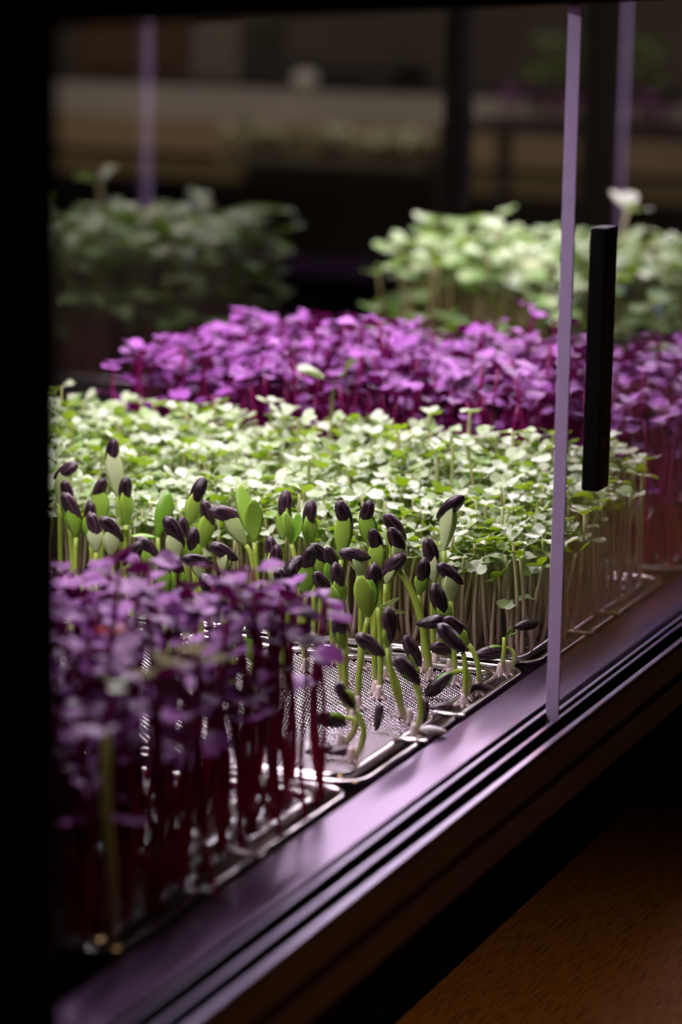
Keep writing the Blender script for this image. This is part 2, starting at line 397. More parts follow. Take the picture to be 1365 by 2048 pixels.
def make_tray(y0, label, ry=0.205, mat=None):
    x0, x1 = -0.40, 0.0
    t = thing('steel_tray', label, 'tray', (0, y0, -0.018), 'steel growing trays in a row')
    inv = Matrix.Translation((0, -y0, 0.018))
    def part(mb, name, mat, smooth=True, parent=t):
        o = link(name, mb.mesh(name, mat, smooth), parent)
        o.matrix_parent_inverse = inv; return o
    y1 = y0+ry
    mb = MB()
    loops = [rrect(x0+.004, x1-.004, y0+.004, y1-.004, .008, -0.0178), rrect(x0+.0015, x1-.0015, y0+.0015, y1-.0015, .010, -0.001), rrect(x0, x1, y0, y1, .011, 0.0)]
    n = len(loops[0]); v = sum(loops, []); f = [tuple(range(n-1, -1, -1))]
    for l in range(2):
        for i in range(n): f.append((l*n+i, l*n+(i+1) % n, (l+1)*n+(i+1) % n, (l+1)*n+i))
    mb.add(v, f); part(mb, 'pan', M['pan'], False)
    mb = MB(); mb.tube(rrect(x0+.0006, x1-.0006, y0+.0006, y1-.0006, .011, 0.0003), 0.0014, 8, closed=True); part(mb, 'rim', M['steel'])
    mb = MB()
    scr = rrect(x0+.011, x1-.011, y0+.009, y1-.009, .010, -0.0022)
    mb.add(scr, [tuple(range(len(scr)))])
    pips(mb, x0+.0135, x1-.0135, y0+.0115, y1-.0115, -0.0022); sc = part(mb, 'grow_screen', M['screen'], True)
    mb = MB(); mb.tube(rrect(x0+.011, x1-.011, y0+.009, y1-.009, .010, -0.0010), 0.0022, 8, closed=True)
    o = link('screen_rim', mb.mesh('screen_rim', M['steel'], True), sc); 
    if mat:
        mb = MB(); qx = random.Random(int(y0*1000)); nx, ny = 90, 42; vv = []; ff = []
        for j in range(ny+1):
            for i in range(nx+1):
                e = min(i, j, nx-i, ny-j)
                vv.append((x0+.017+(x1-x0-.036)*i/nx, y0+.014+(ry-.034)*j/ny, -0.0021+(0 if e == 0 else qx.uniform(0.0003, 0.0024))))
        for j in range(ny):
            for i in range(nx): ff.append((j*(nx+1)+i, j*(nx+1)+i+1, (j+1)*(nx+1)+i+1, (j+1)*(nx+1)+i))
        mb.add(vv, ff); part(mb, 'root_mat', mat)
    for k in (0.33, 0.55):
        mb = MB(); yy = y0+ry*k; mb.box(x1-0.012, x1+0.003, yy-0.0022, yy+0.0022, 0.0004, 0.0026, 0.0008); part(mb, 'tab', M['steel'])
    return t
RM = simple('dark_red_root_mat', (0.10, 0.012, 0.022), 0.18, spec=0.7, noise=0.8, nscale=250)
BM = simple('brown_root_mat', (0.10, 0.055, 0.04), 0.4, noise=0.7, nscale=300)
make_tray(-0.212, 'shiny steel tray of purple radish nearest the dark post', mat=RM)
make_tray(0.0, 'shiny steel tray with bare punched floor under the sunflower sprouts')
make_tray(0.214, 'steel tray packed with small pale green seedlings', mat=BM)
make_tray(0.440, 'steel tray of purple radish behind the clear sliding pane', mat=RM)
make_tray(0.890, 'farthest steel tray carrying broad leafy green sprouts', mat=BM)

# ------------------------------------------------------------------ seedlings
rr = random.Random(11)
# small pale green seedlings (third tray)
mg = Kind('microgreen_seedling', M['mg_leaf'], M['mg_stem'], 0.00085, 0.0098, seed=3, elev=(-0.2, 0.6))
pts = scatter(-0.385, -0.008, 0.226, 0.412, 0.0071, rr)
items = []
for x, y in pts:
    h = 0.046 + 0.024*max(0, (y-0.226))/0.186 + rr.gauss(0, 0.0045)
    if rr.random() < 0.03: h += rr.uniform(0.006, 0.014)
    if rr.random() < 0.05: h -= rr.uniform(0.006, 0.014)
    if x > -0.02 and rr.random() < 0.35: h -= rr.uniform(0.0, 0.018)
    items.append(((x+rr.gauss(0, .001), y, -0.002), h))
vis = [it for it in items if inframe((it[0][0], it[0][1], it[1]), 10)]
vis.sort(key=lambda it: proj((it[0][0], it[0][1], it[1]))[2])
ind = vis[:300]; ids = set(id(i) for i in ind)
for p, h in ind:
    px, py, d = proj((p[0], p[1], h))
    if px > 1118: lab, g = 'small pale green seedling seen through the clear sliding pane', 'green seedlings behind the pane'
    elif p[0] > -0.05: lab, g = 'small pale green seedling at the tray front left of the clear pane edge', 'green seedlings at the tray front'
    else: lab, g = 'small pale green seedling right behind the striped sunflower hulls', 'green seedlings behind the sunflower sprouts'
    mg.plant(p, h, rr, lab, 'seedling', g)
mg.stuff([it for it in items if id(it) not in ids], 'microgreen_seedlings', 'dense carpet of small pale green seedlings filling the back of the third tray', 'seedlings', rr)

# purple radish (first and fourth tray)
ra = Kind('purple_radish_sprout', M['ra_leaf'], M['ra_stem'], 0.00108, 0.0136, seed=5, elev=(-0.25, 0.45), small=0.8)
items1 = []
for x, y in scatter(-0.385, -0.010, -0.203, -0.014, 0.0100, rr):
    h = 0.083 + rr.gauss(0, 0.006)
    if rr.random() < (0.75 if (x > -0.05 or y < -0.17) and y < -0.05 else 0.40): h -= rr.uniform(0.006, 0.045)
    items1.append(((x, y, -0.002), h))
vis1 = [it for it in items1 if inframe((it[0][0], it[0][1], it[1]), 15) or inframe((it[0][0], it[0][1], 0.0), 15)]
vis1.sort(key=lambda it: proj((it[0][0], it[0][1], it[1]))[2])
ind1 = vis1[:190]; ids = set(id(i) for i in ind1)
olive = []
for k, (p, h) in enumerate(ind1):
    px, py, d = proj((p[0], p[1], h))
    ra.plant(p, h, rr, 'purple radish sprout on a dark red stem in the nearest tray, out of focus', 'sprout', 'purple radish in the nearest tray')
ra.stuff([it for it in items1 if id(it) not in ids], 'purple_radish_sprouts', 'rest of the purple radish crowding the nearest tray by the dark post', 'sprouts', rr)
items4 = []
for x, y in scatter(-0.350, -0.008, 0.444, 0.640, 0.0100, rr):
    h = 0.088 + rr.gauss(0, 0.006)
    if rr.random() < 0.10: h += rr.uniform(0.004, 0.016)
    if y < 0.51: h -= rr.choice((0, 1, 1))*rr.uniform(0.0, 0.05)
    elif rr.random() < 0.12: h -= rr.uniform(0.01, 0.03)
    items4.append(((x, y, -0.002), h))
vis4 = [it for it in items4 if inframe((it[0][0], it[0][1], it[1]), 10)]
vis4.sort(key=lambda it: proj((it[0][0], it[0][1], it[1]))[2])
ind4 = vis4[:200]; ids = set(id(i) for i in ind4)
for p, h in ind4:
    px = proj((p[0], p[1], h))[0]
    if px > 1118: lab, g = 'purple radish sprout seen through the clear pane beside the black handle', 'purple radish behind the pane'
    else: lab, g = 'purple radish sprout behind the pale green seedlings', 'purple radish behind the green seedlings'
    ra.plant(p, h, rr, lab, 'sprout', g)
ra.stuff([it for it in items4 if id(it) not in ids], 'purple_radish_sprouts', 'back rows of purple radish between pale and broad green leaves', 'sprouts', rr)

# broad green leaves (far tray)
le = Kind('leafy_green_sprout', M['le_leaf'], M['le_stem'], 0.0013, 0.0195, seed=9, elev=(-0.35, 0.5), small=0.9)
items5 = []
for x, y in scatter(-0.375, -0.005, 0.900, 1.085, 0.0132, rr):
    h = 0.105 + rr.gauss(0, 0.008)
    if rr.random() < (0.6 if (y < 0.945 or x < -0.34) else 0.25): h -= rr.uniform(0.01, 0.060)
    items5.append(((x, y, -0.002), h))
vis5 = [it for it in items5 if inframe((it[0][0], it[0][1], it[1]), 10)]
vis5.sort(key=lambda it: proj((it[0][0], it[0][1], it[1]))[2])
ind5 = vis5[:220]; ids = set(id(i) for i in ind5)
for p, h in ind5:
    px = proj((p[0], p[1], h))[0]
    if px > 1118: lab, g = 'broad leafy green sprout seen through the clear pane above the purple radish', 'leafy greens behind the pane'
    else: lab, g = 'broad leafy green sprout behind the purple radish in front of the black post', 'leafy greens in the far tray'
    le.plant(p, h, rr, lab, 'sprout', g)
le.stuff([it for it in items5 if id(it) not in ids], 'leafy_green_sprouts', 'rest of the broad leafy greens filling the farthest tray', 'sprouts', rr)

# single standouts
big = Kind('leafy_green_sprout', leafmat('pale_matt_leaf', (0.36, 0.48, 0.28), (0.46, 0.56, 0.38), (0.25, 0.38, 0.12), (0.3, 0.5, 0.1), 0.4, 0.5, 0.2), M['mg_stem'], 0.0013, 0.016, seed=21, elev=(0.55, 0.8), small=0.9)
def lone(kind, px, py, dep, label, scale=1.0, group=None):
    p = ondepth(px, py, dep); h = p.z+0.002
    return kind.plant((p.x, p.y, -0.002), h, rr, label, 'sprout', group, scale=scale)
lone(big, 662, 768, 1.60, 'lone larger pale green sprout standing up where green meets purple', 1.5)
lone(big, 1222, 420, 2.12, 'pale green sprout rising highest above the far leafy greens', 1.45)
ol = Kind('olive_radish_sprout', M['ol_leaf'], M['ra_stem'], 0.0013, 0.0135, seed=31, elev=(0.0, 0.3))
lone(ol, 325, 1320, 0.97, 'left of two blurred olive leaved sprouts among the purple radish')
lone(ol, 418, 1325, 0.98, 'right of two blurred olive leaved sprouts among the purple radish')
orr = Kind('orange_radish_sprout', M['or_leaf'], M['ra_stem'], 0.0012, 0.006, seed=33)
lone(orr, 232, 1258, 0.99, 'blurred sprout with one small orange leaf among the purple radish')

for (px, py, dep, sc) in ((535, 1178, 1.130, 1.0), (590, 1172, 1.120, 1.1), (632, 1196, 1.115, 1.0), (640, 1238, 1.105, 1.15), (520, 1222, 1.090, 1.0), (575, 1232, 1.095, 1.1), (615, 1300, 1.075, 1.3),
                          (470, 1200, 1.110, 1.0), (480, 1262, 1.065, 1.15), (540, 1290, 1.070, 1.1), (660, 1300, 1.100, .8), (450, 1330, 1.040, 1.1), (560, 1345, 1.055, .9), (430, 1165, 1.120, 1.0), (410, 1440, .985, 1.1), (250, 1450, .950, .8), (330, 1425, .965, .8), (300, 1180, 1.05, 1.0), (200, 1150, 1.03, 1.0)):
    lone(ra, px, py, dep, 'purple radish sprout on a dark red stem in the nearest tray, out of focus', sc, 'purple radish in the nearest tray')
ps = Kind('pale_radish_sprout', M['ra_leaf'], M['mg_stem'], 0.0019, 0.010, seed=35)
lone(ps, 222, 1450, 0.925, 'blurred radish sprout with a thick pale stem at the near left corner')
gs = Kind('green_radish_sprout', M['le_leaf'], M['ra_stem'], 0.0011, 0.008, seed=37, elev=(0.0, 0.3))
lone(gs, 205, 1360, 0.96, 'blurred sprout with small green leaves among the purple radish at left')

# ------------------------------------------------------------------ sunflower sprouts
def cotyledon(seed, thick=0.10, nu=9, nv=8):
    """long fleshy seed leaf: base at origin, tip along +Z, outer face bulging towards +Y, unit length"""
    v = []; f = []
    for i in range(nu+1):
        t = i/nu; w = 0.225*math.sin(PI*(0.03+0.93*t)**1.18)**0.85 + 0.016
        for j in range(nv):
            a = 2*PI*j/nv
            x = w*math.cos(a); yb = 0.085*math.sin(PI*min(1, t*1.0))**0.8*(1-(x/(w+1e-6))**2*0.55)
            y = yb + 0.028*math.sin(a)*(0.3+math.sin(PI*t)) + 0.035*math.exp(-(x/0.03)**2)*0.0
            v.append((x, y, t))
    for i in range(nu):
        for j in range(nv):
            j2 = (j+1) % nv; f.append((i*nv+j, i*nv+j2, (i+1)*nv+j2, (i+1)*nv+j))
    f.append(tuple(range(nv-1, -1, -1))); f.append(tuple(nu*nv+j for j in range(nv)))
    return v, f
cot_v = cotyledon(1)
def cot_mesh(mat): mb = MB(); mb.add(*cot_v); return mb.mesh('cotyledon', mat)
COT = cot_mesh(M['sf_leaf']); COTP = cot_mesh(M['sf_pale'])
def hull_mesh(mat):
    v = []; f = []; nu, nv = 10, 12
    for i in range(nu+1):
        t = i/nu; r = (math.sin(PI*(1-t)**0.80)**0.60)*(0.212 if 0 < i < nu else 0)
        r = max(r, 0.012)
        for j in range(nv):
            a = 2*PI*j/nv; k = 1+0.03*(j % 2)
            v.append((r*math.cos(a)*k, r*0.74*math.sin(a)*k, t-0.5))
    for i in range(nu):
        for j in range(nv):
            j2 = (j+1) % nv; f.append((i*nv+j, i*nv+j2, (i+1)*nv+j2, (i+1)*nv+j))
    f.append(tuple(range(nv-1, -1, -1))); f.append(tuple(nu*nv+j for j in range(nv)))
    mb = MB(); mb.add(v, f); return mb.mesh('hull', mat)
HULL = hull_mesh(M['hull']); HULLW = hull_mesh(M['glinthull'])
def root_mesh():
    mb = MB(); q = random.Random(4)
    prof = [(0.0014, 0.0), (0.0023, 0.0009), (0.0020, 0.003), (0.0016, 0.0055), (0.0012, 0.0068)]
    mb.tube([(0, 0, z) for r, z in prof], [r for r, z in prof], 10)
    for k in range(7):
        a = q.random()*6.28; L = q.uniform(.003, .006)
        mb.tube([(0, 0, .002), (math.cos(a)*L*.6, math.sin(a)*L*.6, .0014), (math.cos(a)*L, math.sin(a)*L, .0003)], [.0009, .0006, .0002], 5)
    return mb.mesh('root', M['root'])
ROOT = root_mesh()
def rot_face(d, roll=0.0):
    z = Vector(d).normalized(); y = -FWD - z*(-FWD).dot(z); y.normalize(); x = y.cross(z)
    return (Matrix((x, y, z)).transposed() @ Matrix.Rotation(roll, 3, 'Z')).to_4x4()
RIGHT = ROT @ Vector((1, 0, 0)); UPV = Vector((0, 0, 1))
GND = -0.0022
def sunflower(hull, tilt, neck, base, pale=0, label=None, group=None, hl=0.0155, thick=1.0, leaf=1.0, mid=None, flip=None, openleaves=None, splay=0.0):
    """hull (centre) / neck / base are where the sprout stands; tilt leans the hull to the right"""
    b3 = onz(base[0], base[1], GND); dep = (b3-CAM).dot(FWD)
    n3 = ondepth(neck[0], neck[1], dep)
    t = thing('sunflower_sprout', label, 'sprout', b3, group)
    T = Matrix.Translation(-b3)
    # stem, a smooth curve from the root to the neck
    m3 = ondepth(mid[0], mid[1], dep-0.002) if mid else b3.lerp(n3, 0.5)+RIGHT*R.uniform(-.0015, .0015)
    top = n3
    pts = []
    c1 = m3*2-(b3+top)*0.5
    for i in range(10):
        s = i/9; pts.append(b3*(1-s)**2+c1*2*s*(1-s)+top*s*s - b3)
    mb = MB(); mb.tube(pts, [0.00135*thick*(1.08-0.22*i/9) for i in range(10)], 9)
    link('stem', mb.mesh('stem', M['sf_stem'], True), t)
    link('root', ROOT, t)
    def vec(px, py, dd=0.0): return ondepth(px, py, dep+dd)
    if openleaves:
        for (tx, ty, w, azi) in openleaves:
            p = vec(tx, ty, azi*0.006); d = p-n3; L = d.length
            m4 = Matrix.Translation(n3-b3) @ rot_face(d, 0)
            # face turned towards the camera side or away
            m4 = m4 @ Matrix.Rotation(w, 4, 'Z') @ Matrix.Diagonal((min(L*1.05, 0.0185), min(L*0.8, 0.014), L, 1))
            link('cotyledon', COTP if pale else COT, t, mw=m4)
    if hull:
        h3 = vec(hull[0], hull[1], -0.001)
        ax = (UPV*math.cos(math.radians(tilt))+RIGHT*math.sin(math.radians(tilt))+FWD*R.uniform(-.25, .25)).normalized()
        if not openleaves:
            d = h3-n3; L = max(d.length*1.12, 0.011)*leaf; az = R.uniform(-0.75, 0.75)
            wd = min(1.25, 0.0178/L) if L > 0.012 else 1.25
            for s in (0, 1):
                m4 = Matrix.Translation(n3-b3) @ rot_face(d, az+s*PI) @ Matrix.Rotation(-0.05-splay, 4, 'X') @ Matrix.Diagonal((L*wd, L*wd*0.9, L, 1))
                link('cotyledon', COTP if (pale and s == (0 if pale == 1 else s)) or pale == 2 else COT, t, mw=m4)
        up = 1 if flip is None else flip
        m4 = Matrix.Translation(h3-b3) @ rot_face(ax*up, R.uniform(-0.5, 0.5)) @ Matrix.Scale(hl*R.uniform(.98, 1.14), 4)
        link('hull', HULL, t, mw=m4)
    return t
# hull, tilt, neck, base, pale, label, extra
G0 = 'sunflower sprouts crowded at the back left of their tray'
SF = [
 ((224, 907), 10, (236, 995), (262, 1235), 2, 'tallest sunflower sprout at far left, upright purple hull over pale leaves', dict(leaf=1.0)),
 ((131, 942), 60, (118, 1010), (125, 1232), 2, 'sunflower sprout at the dark post with hull lying tilted to the right', {}),
 ((198, 982), 24, (206, 1050), (210, 1240), 0, 'sunflower sprout with dark hull leaning right, just left of the tallest one', {}),
 ((250, 984), 6, (252, 1050), (256, 1244), 0, 'sunflower sprout with slim upright hull, just right of the tallest one', {}),
 ((135, 988), -15, (138, 1050), (140, 1240), 0, 'sunflower sprout with small dark hull beside the dark post', {}),
 ((143, 1016), -30, (152, 1075), (158, 1250), 0, 'sunflower sprout with broad streaked hull close to the dark post', dict(hl=.0172)),
 ((180, 1032), 5, (182, 1085), (186, 1250), 0, None, {}),
 ((190, 1055), -20, (192, 1105), (196, 1265), 1, None, {}),
 ((224, 1058), -42, (222, 1115), (232, 1275), 2, 'sunflower sprout with slanted hull over a white leaf beside the tallest stem', dict(hl=.0165)),
 (None, 0, (315, 1075), (322, 1262), 0, 'sunflower sprout with one big dark green leaf standing and one lying left', dict(openleaves=[(338, 985, 0.2, .4), (262, 1072, 1.2, -.5)])),
 ((395, 986), 24, (378, 1052), (372, 1262), 0, 'sunflower sprout whose hull leans right above dark green leaves, left of centre', {}),
 ((416, 1031), -16, (404, 1096), (402, 1270), 0, 'sunflower sprout with dark hull hooked on the right of its green leaf', {}),
 ((454, 1028), -76, (492, 1092), (506, 1290), 2, 'sunflower sprout with fat hull lying flat on a pale round leaf', dict(hl=.0172, mid=(508, 1150))),
 (None, 0, (509, 1085), (512, 1292), 0, 'sunflower sprout with two upright open leaves, one dark and one light green', dict(openleaves=[(478, 968, 0.3, .8), (508, 1000, 3.3, -.5)])),
 ((349, 1063), -32, (350, 1130), (352, 1300), 2, 'sunflower sprout with slanted hull on a wide white green leaf', dict(hl=.0168)),
 ((386, 1085), 3, (388, 1140), (390, 1296), 0, 'sunflower sprout with black upright hull in shade between two pale ones', {}),
 ((368, 1064), -10, (370, 1115), (372, 1280), 0, None, {}),
 ((448, 1104), -60, (446, 1150), (450, 1325), 2, 'sunflower sprout with slanted purple hull above the purple radish leaves', {}),
 ((395, 1122), -80, (402, 1160), (410, 1320), 1, 'sunflower sprout with hull lying level just above the purple radish leaves', {}),
 ((570, 1013), 5, (566, 1080), (566, 1282), 0, 'sunflower sprout with slim upright hull behind the open pair of leaves', {}),
 (None, 0, (583, 1090), (606, 1302), 0, 'sunflower sprout with two pale cupped leaves open like a V', dict(openleaves=[(570, 1024, 0.9, -.3), (598, 1026, 2.4, .3)], mid=(594, 1150))),
 ((619, 1032), 8, (622, 1095), (624, 1292), 0, 'sunflower sprout with upright dark hull right of the open V leaves', {}),
 ((544, 1104), -10, (548, 1160), (552, 1318), 0, 'sunflower sprout with dark hull and two green leaves below the open V leaves', {}),
 ((614, 1126), 17, (612, 1195), (612, 1345), 0, 'sunflower sprout with big purple hull leaning right over the radish leaves', dict(hl=.0172)),
 ((690, 1034), -22, (683, 1120), (686, 1312), 0, 'sunflower sprout with black hull on broad dark green leaves, centre of picture', dict(leaf=1.05)),
 ((643, 1110), -45, (640, 1150), (640, 1325), 0, None, {}),
 ((676, 1158), -10, (682, 1215), (690, 1365), 0, 'sunflower sprout with black hull below the broad dark green leaves', {}),
 ((664, 1122), -20, (664, 1172), (668, 1330), 0, None, {}),
 ((733, 1030), 16, (744, 1098), (752, 1316), 0, 'sunflower sprout with upright brown hull, right of the black centre hull', dict(hl=.0165)),
 ((791, 1054), -40, (784, 1105), (778, 1318), 0, 'sunflower sprout with slanted hull right behind the pale leaved pair', {}),
 ((753, 1087), -18, (758, 1142), (762, 1330), 0, 'sunflower sprout with brown hull just left of the pale leaf', {}),
 ((796, 1086), -28, (800, 1142), (859, 1362), 1, 'sunflower sprout with long thick stem sloping down to the right', dict(hl=.0166, thick=1.35, mid=(842, 1235), leaf=1.1)),
 ((785, 1131), 48, (772, 1168), (768, 1362), 1, 'sunflower sprout with striped hull slanting right across its neighbour', dict(hl=.0168)),
 ((901, 1014), 50, (889, 1102), (884, 1322), 2, 'tall sunflower sprout at right with slanted hull on plump ribbed leaves', dict(hl=.0165, leaf=1.05)),
 ((864, 1110), -18, (869, 1165), (872, 1330), 1, 'sunflower sprout with purple upright hull left of the tall right one', {}),
 ((847, 1147), 4, (838, 1190), (846, 1345), 0, 'sunflower sprout with dark hull and pale green leaf on its left', {}),
 ((901, 1148), -52, (903, 1202), (900, 1345), 2, 'sunflower sprout with ribbed purple hull slanting over a white leaf', {}),
 ((879, 1203), -18, (902, 1255), (906, 1365), 0, 'sunflower sprout with big black hull and narrow green leaf behind it', dict(hl=.0165)),
 ((865, 1244), 80, (905, 1262), (908, 1372), 0, 'sunflower sprout with black hull lying level, pointing left', {}),
 ((914, 1257), -50, (938, 1290), (956, 1392), 0, 'sunflower sprout with black slanted hull on a stem bowed to the right', dict(mid=(957, 1332), leaf=.95)),
 ((903, 1276), -44, (926, 1302), (928, 1416), 0, 'sunflower sprout with purple slanted hull nearest the tray edge', dict(mid=(932, 1350))),
 ((892, 1297), -85, (906, 1318), (898, 1366), 0, 'short sunflower sprout with black hull lying level under two others', {}),
 ((826, 1302), -28, (836, 1336), (838, 1398), 0, None, {}),
 ((816, 1342), -42, (832, 1368), (828, 1478), 0, 'sunflower sprout with dark round hull on short stem at the tray front', dict(mid=(842, 1420), leaf=.9)),
 ((780, 1250), -6, (776, 1296), (819, 1448), 0, 'sunflower sprout with dark hull beside a fresh green leaf in mid tray', dict(mid=(790, 1378))),
 ((747, 1163), 5, (756, 1190), (752, 1390), 0, 'sunflower sprout with reddish upright hull behind a bent green leaf', {}),
 ((710, 1110), -80, (725, 1152), (722, 1340), 2, 'sunflower sprout with hull lying level on pale plump leaves', {}),
 ((647, 1170), -35, (678, 1225), (690, 1392), 0, 'sunflower sprout with dark green leaf bending from a small hull at its left', dict(leaf=.95)),
 (None, 0, (737, 1236), (716, 1420), 0, 'sunflower sprout with one long upright green leaf on a slanting stem', dict(openleaves=[(720, 1152, 0.2, -.2), (740, 1160, 3.2, .4)], mid=(722, 1320), thick=1.1)),
 (None, 0, (757, 1215), (758, 1400), 2, 'sunflower sprout with a pale leaf lying to the right', dict(openleaves=[(800, 1195, 1.2, -.2), (812, 1225, 1.2, .6)])),
 ((741, 1290), -55, (765, 1312), (800, 1436), 0, 'sunflower sprout with black slanted hull on a curved stem in mid tray', dict(mid=(796, 1370))),
 ((679, 1258), -4, (690, 1300), (706, 1448), 0, 'sunflower sprout with dull purple hull right beside the radish leaves', {}),
 ((690, 1390), -35, (712, 1420), (703, 1527), 0, 'sunflower sprout with folded dark leaf on an S shaped stem at the near edge', dict(mid=(728, 1470), hl=.012)),
 ((660, 1440), -75, (694, 1436), (682, 1500), 0, 'low bent sunflower sprout with black hull on the punched floor, near edge', dict(mid=(712, 1452))),
 ((877, 1370), 48, (908, 1345), (930, 1400), 0, 'arched sunflower sprout with hull hanging down to the left', dict(flip=-1, mid=(938, 1350))),
 ((979, 1306), 80, (1012, 1296), (1014, 1352), 0, 'small arched sunflower sprout bent down to the left in the tray corner', dict(mid=(1030, 1312), thick=.85)),
 ((1053, 1250), 80, (1009, 1276), (1001, 1354), 0, 'small sunflower sprout in tray corner with open leaves and hull at the tip', dict(openleaves=[(1030, 1250, 1.2, -.2), (1036, 1262, 1.6, .5)], thick=.85, hl=.011, mid=(1008, 1310))),
]
for (hu, ti, ne, ba, pale, lab, ex) in SF:
    if lab: sunflower(hu, ti, ne, ba, pale, lab, None, **ex)
    else: sunflower(hu, ti, ne, ba, pale, 'small sunflower sprout with half hidden dark hull between larger hulls', 'half hidden sunflower sprouts', **ex)
# the sprouts half hidden behind the purple radish
q = random.Random(23)
for k in range(46):
    x = q.uniform(-0.37, -0.085); y = q.uniform(0.02, 0.17)
    if x > -0.14 and y < 0.06: continue
    b = Vector((x, y, GND)); px, py, d = proj(b); h = q.uniform(0.034, 0.052)-0.10*max(0, 0.12-y)
    ux, uy, _ = proj((x, y, h)); nx, ny, _ = proj((x, y, h-0.013)); off = q.uniform(-12, 12)
    sunflower((ux+off, uy), q.uniform(-50, 40), (nx+off*.6, ny), (px, py), q.choice((0, 0, 1, 2)), 'sunflower sprout half hidden behind the purple radish leaves', 'sunflower sprouts behind the radish', hl=q.uniform(.0140, .0158))
# loose hulls
for (px, py, tilt, lab, white) in (
  (680, 1502, 85, 'loose dark hull flat on the punched floor by the near rim', 0), (757, 1447, 8, 'split dark hull standing beside a white root', 0),
  (882, 1414, 88, 'loose dark hull lying between two stems on the punched floor', 0), (960, 1374, -85, 'loose dark hull lying in the right corner of the tray', 0),
  (849, 1436, 4, 'loose dark hull propped upright at the front rim', 0), (868, 1468, -82, 'hull shape painted white as the glint of a tray tab on the front rim', 1), (640, 1500, 80, 'loose dark hull on the floor close to the radish stems', 0)):
    d = (onz(px, py, 0.002)-CAM).dot(FWD); p = ondepth(px, py, d)
    if abs(tilt) < 20: p.z = max(p.z, 0.0048)
    o = link('seed_hull', HULLW if white else HULL); tag(o, lab, 'seed hull')
    ax = (UPV*math.cos(math.radians(tilt))+RIGHT*math.sin(math.radians(tilt))).normalized()
    if white: p.z = 0.0035
    o.matrix_world = Matrix.Translation(p) @ rot_to(ax, 0.3) @ Matrix.Scale(0.0125, 4)

# ------------------------------------------------------------------ room
def struct(mb, name, mat): return tag(build(mb, name, mat), kind='structure')
mb = MB(); mb.box(-4.0, 3.5, -2.5, 5.5, -0.95, -0.90); struct(mb, 'floor', simple('dark_floor', (0.03, 0.025, 0.025), 0.6))
mb = MB(); mb.box(-4.0, 3.5, 4.4, 4.5, -0.9, 2.4); struct(mb, 'wall_back', simple('brown_wall', (0.13, 0.10, 0.075), 0.8, noise=0.5, nscale=3))
mb = MB(); mb.box(-4.1, -4.0, -2.5, 4.5, -0.9, 2.4); struct(mb, 'wall_left', simple('dark_wall', (0.08, 0.07, 0.06), 0.8))
tb = thing('wooden_table', 'warm brown wooden table top under the cabinet, lit amber at lower right', 'table', (0, 0.4, -0.9))
def tpart(mb, name, mat, root, smooth=False):
    o = build(mb, name, mat, root, smooth); o.matrix_parent_inverse = Matrix.Translation(-root.location); return o
mb = MB(); mb.box(-0.60, 1.30, -0.9, 1.84, -0.15, -0.12, 0.002); tpart(mb, 'table_top', M['wood'], tb)
for x in (-0.56, 1.26):
    for y in (-0.86, 1.80):
        mb = MB(); mb.box(x-0.03, x+0.03, y-0.03, y+0.03, -0.9, -0.15); tpart(mb, 'leg', M['wood'], tb)
# bench along the far side of the room
gb = simple('grey_beige_board', (0.36, 0.32, 0.28), 0.7, noise=0.35, nscale=5)
bb = simple('brown_board', (0.30, 0.21, 0.12), 0.7, noise=0.35, nscale=5)
ob = simple('olive_board', (0.16, 0.12, 0.05), 0.7, noise=0.3, nscale=5)
db = simple('dark_board', (0.018, 0.012, 0.014), 0.7)
fb = thing('far_bench', 'long low bench of grey, brown and dark boards blurred in the background', 'bench', (-1.4, 3.2, -0.9))
for (nm, z0, z1, yy, mt) in (('grey_board', 0.052, 0.100, 3.02, gb), ('brown_board', 0.0, 0.0515, 3.015, bb), ('olive_board', -0.040, -0.012, 3.0, ob)):
    mb = MB(); mb.box(-2.6, -0.55, yy, yy+0.03, z0, z1); tpart(mb, nm, mt, fb)
mb = MB(); mb.box(-2.6, -0.55, 3.052, 3.5, -0.9, 0.1020); tpart(mb, 'dark_base', db, fb)
def onbench(px, py, Y): d = ray(px, py); return CAM + d*((Y-CAM.y)/d.y)
mb = MB(); mb.box(-1.46, -1.22, 3.10, 3.25, 0.1025, 0.140, 0.004); mb.box(-1.40, -1.28, 3.09, 3.10, 0.112, 0.132)
tag(build(mb, 'storage_box', db), 'low black box on the far bench, blurred', 'box')
mb = MB(); mb.tube([(-1.345, 3.05, z) for z in (0.1025, 0.108, 0.122, 0.130)], [0.014, 0.020, 0.022, 0.012], 12)
tag(build(mb, 'plant_pot', simple('pale_pot', (0.55, 0.52, 0.48), 0.6), smooth=True), 'small pale round pot standing before the black box on the far bench', 'pot')
mb = MB(); mb.box(-1.78, -1.58, 3.12, 3.3, 0.1025, 0.215, 0.004); mb.box(-1.76, -1.60, 3.115, 3.12, 0.12, 0.2)
tag(build(mb, 'wooden_crate', simple('crate_wood', (0.07, 0.035, 0.012), 0.8, noise=0.3, nscale=12)), 'dark brown crate at left end of the far bench', 'crate')
mb = MB(); mb.box(-1.575, -1.49, 3.12, 3.3, 0.1025, 0.205, 0.004); mb.box(-1.56, -1.505, 3.115, 3.12, 0.12, 0.19)
tag(build(mb, 'storage_box', simple('grey_brown_box', (0.14, 0.115, 0.09), 0.8, noise=0.3, nscale=9)), 'tall grey brown box right of the dark crate on the far bench', 'box')
q = random.Random(77)
mb = MB()
mb.box(-1.42, -1.08, 2.88, 3.005, 0.0, 0.010, 0.002)
ot = build(mb, 'seedling_tray', simple("dark_tray", (0.10, 0.09, 0.06), 0.6)); tag(ot, 'flat dark tray of pale plants on the far bench ledge', 'tray')
ot.location = (0, 0, 0)
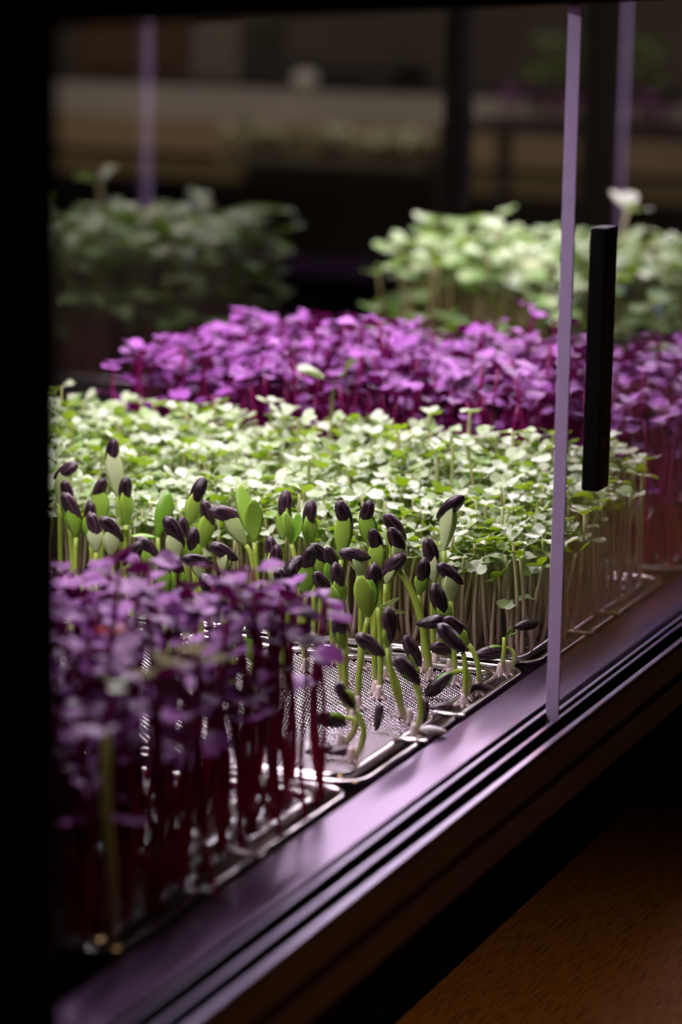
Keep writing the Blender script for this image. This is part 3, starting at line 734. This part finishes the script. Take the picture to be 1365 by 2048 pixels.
def clump(name, kind, x0, x1, y0, y1, z, h, n, label):
    it = [((q.uniform(x0, x1), q.uniform(y0, y1), z), h*q.uniform(.5, 1.25)) for _ in range(n)]
    return kind.stuff(it, name, label, 'plants', q)
le2 = Kind('blurred_plant', leafmat('dull_pale_leaf', (0.75, 0.74, 0.56), (0.55, 0.58, 0.36), (0.45, 0.48, 0.28), (0.4, 0.45, 0.15), 0.6, 0.3, 0.2), M['le_stem'], 0.001, 0.018, seed=41)
clump('blurred_seedlings', le2, -1.41, -1.09, 2.89, 3.0, 0.010, 0.028, 140, 'pale blurred seedlings in the dark tray on the far bench')
mb = MB(); mb.box(-0.92, -0.52, 2.5, 2.75, 0.085, 0.095, 0.002)
for x in (-0.91, -0.53):
    for y in (2.51, 2.74): mb.box(x-.008, x+.008, y-.008, y+.008, -0.9, 0.085)
tag(build(mb, 'plant_stand', db), 'dark plant stand behind the right corner post', 'stand')
clump('purple_plants', Kind('purple_plant', M['ra_leaf'], M['ra_stem'], 0.001, 0.02, seed=43), -0.85, -0.54, 2.52, 2.60, 0.0955, 0.032, 40, 'dim purple plants on the dark stand at upper right')
clump('green_plants', Kind('green_plant', M['le_leaf'], M['le_stem'], 0.001, 0.022, seed=45), -0.85, -0.54, 2.64, 2.73, 0.0955, 0.085, 60, 'dim green plants behind the purple ones at upper right')

# ------------------------------------------------------------------ light
def area(name, loc, sx, sy, power, col, rot=(0, 0, 0), spread=PI):
    l = bpy.data.lights.new(name, 'AREA'); l.shape = 'RECTANGLE'; l.size = sx; l.size_y = sy; l.energy = power; l.color = col; l.spread = spread
    o = bpy.data.objects.new(name, l); COL.objects.link(o); o.location = loc; o.rotation_euler = rot; return o
for x in (-0.15, -0.33):
    area('grow_lamp', (x, 0.785, 0.355), 0.03, 1.85, 6.6, (1.0, 0.84, 0.98))
for i, y in enumerate((0.98, 1.12, 1.26, 1.40, 1.54, 1.66)):
    area('grow_diode', (-0.24+0.03*(i % 3), y, 0.354), 0.02, 0.03, 0.22, ((1.0, 0.03, 0.06), (0.12, 0.2, 1.0))[i % 2])
area('room_lamp', (-1.2, 1.9, 1.7), 0.5, 0.5, 20.0, (1.0, 0.88, 0.76), (0.5, 0, 0))
wl = bpy.data.lights.new('floor_spot', 'SPOT'); wl.energy = 11; wl.color = (1.0, 0.62, 0.28); wl.spot_size = 0.85; wl.spot_blend = 1.0; wl.shadow_soft_size = 0.1
wo = bpy.data.objects.new('floor_spot', wl); COL.objects.link(wo); wo.location = (0.70, -0.15, 0.7)
wo.rotation_euler = (Vector((0.30, -0.06, -0.12))-Vector((0.70, -0.15, 0.7))).to_track_quat('-Z', 'Y').to_euler()

w = bpy.data.worlds.new('world'); scene.world = w; w.use_nodes = True
w.node_tree.nodes['Background'].inputs[0].default_value = (0.5, 0.45, 0.5, 1); w.node_tree.nodes['Background'].inputs[1].default_value = 0.004
vs = scene.view_settings
vs.view_transform = 'Standard'; vs.look = 'None'; vs.gamma = 1; vs.use_curve_mapping = False; vs.exposure = 0.0
scene.display_settings.display_device = 'sRGB'
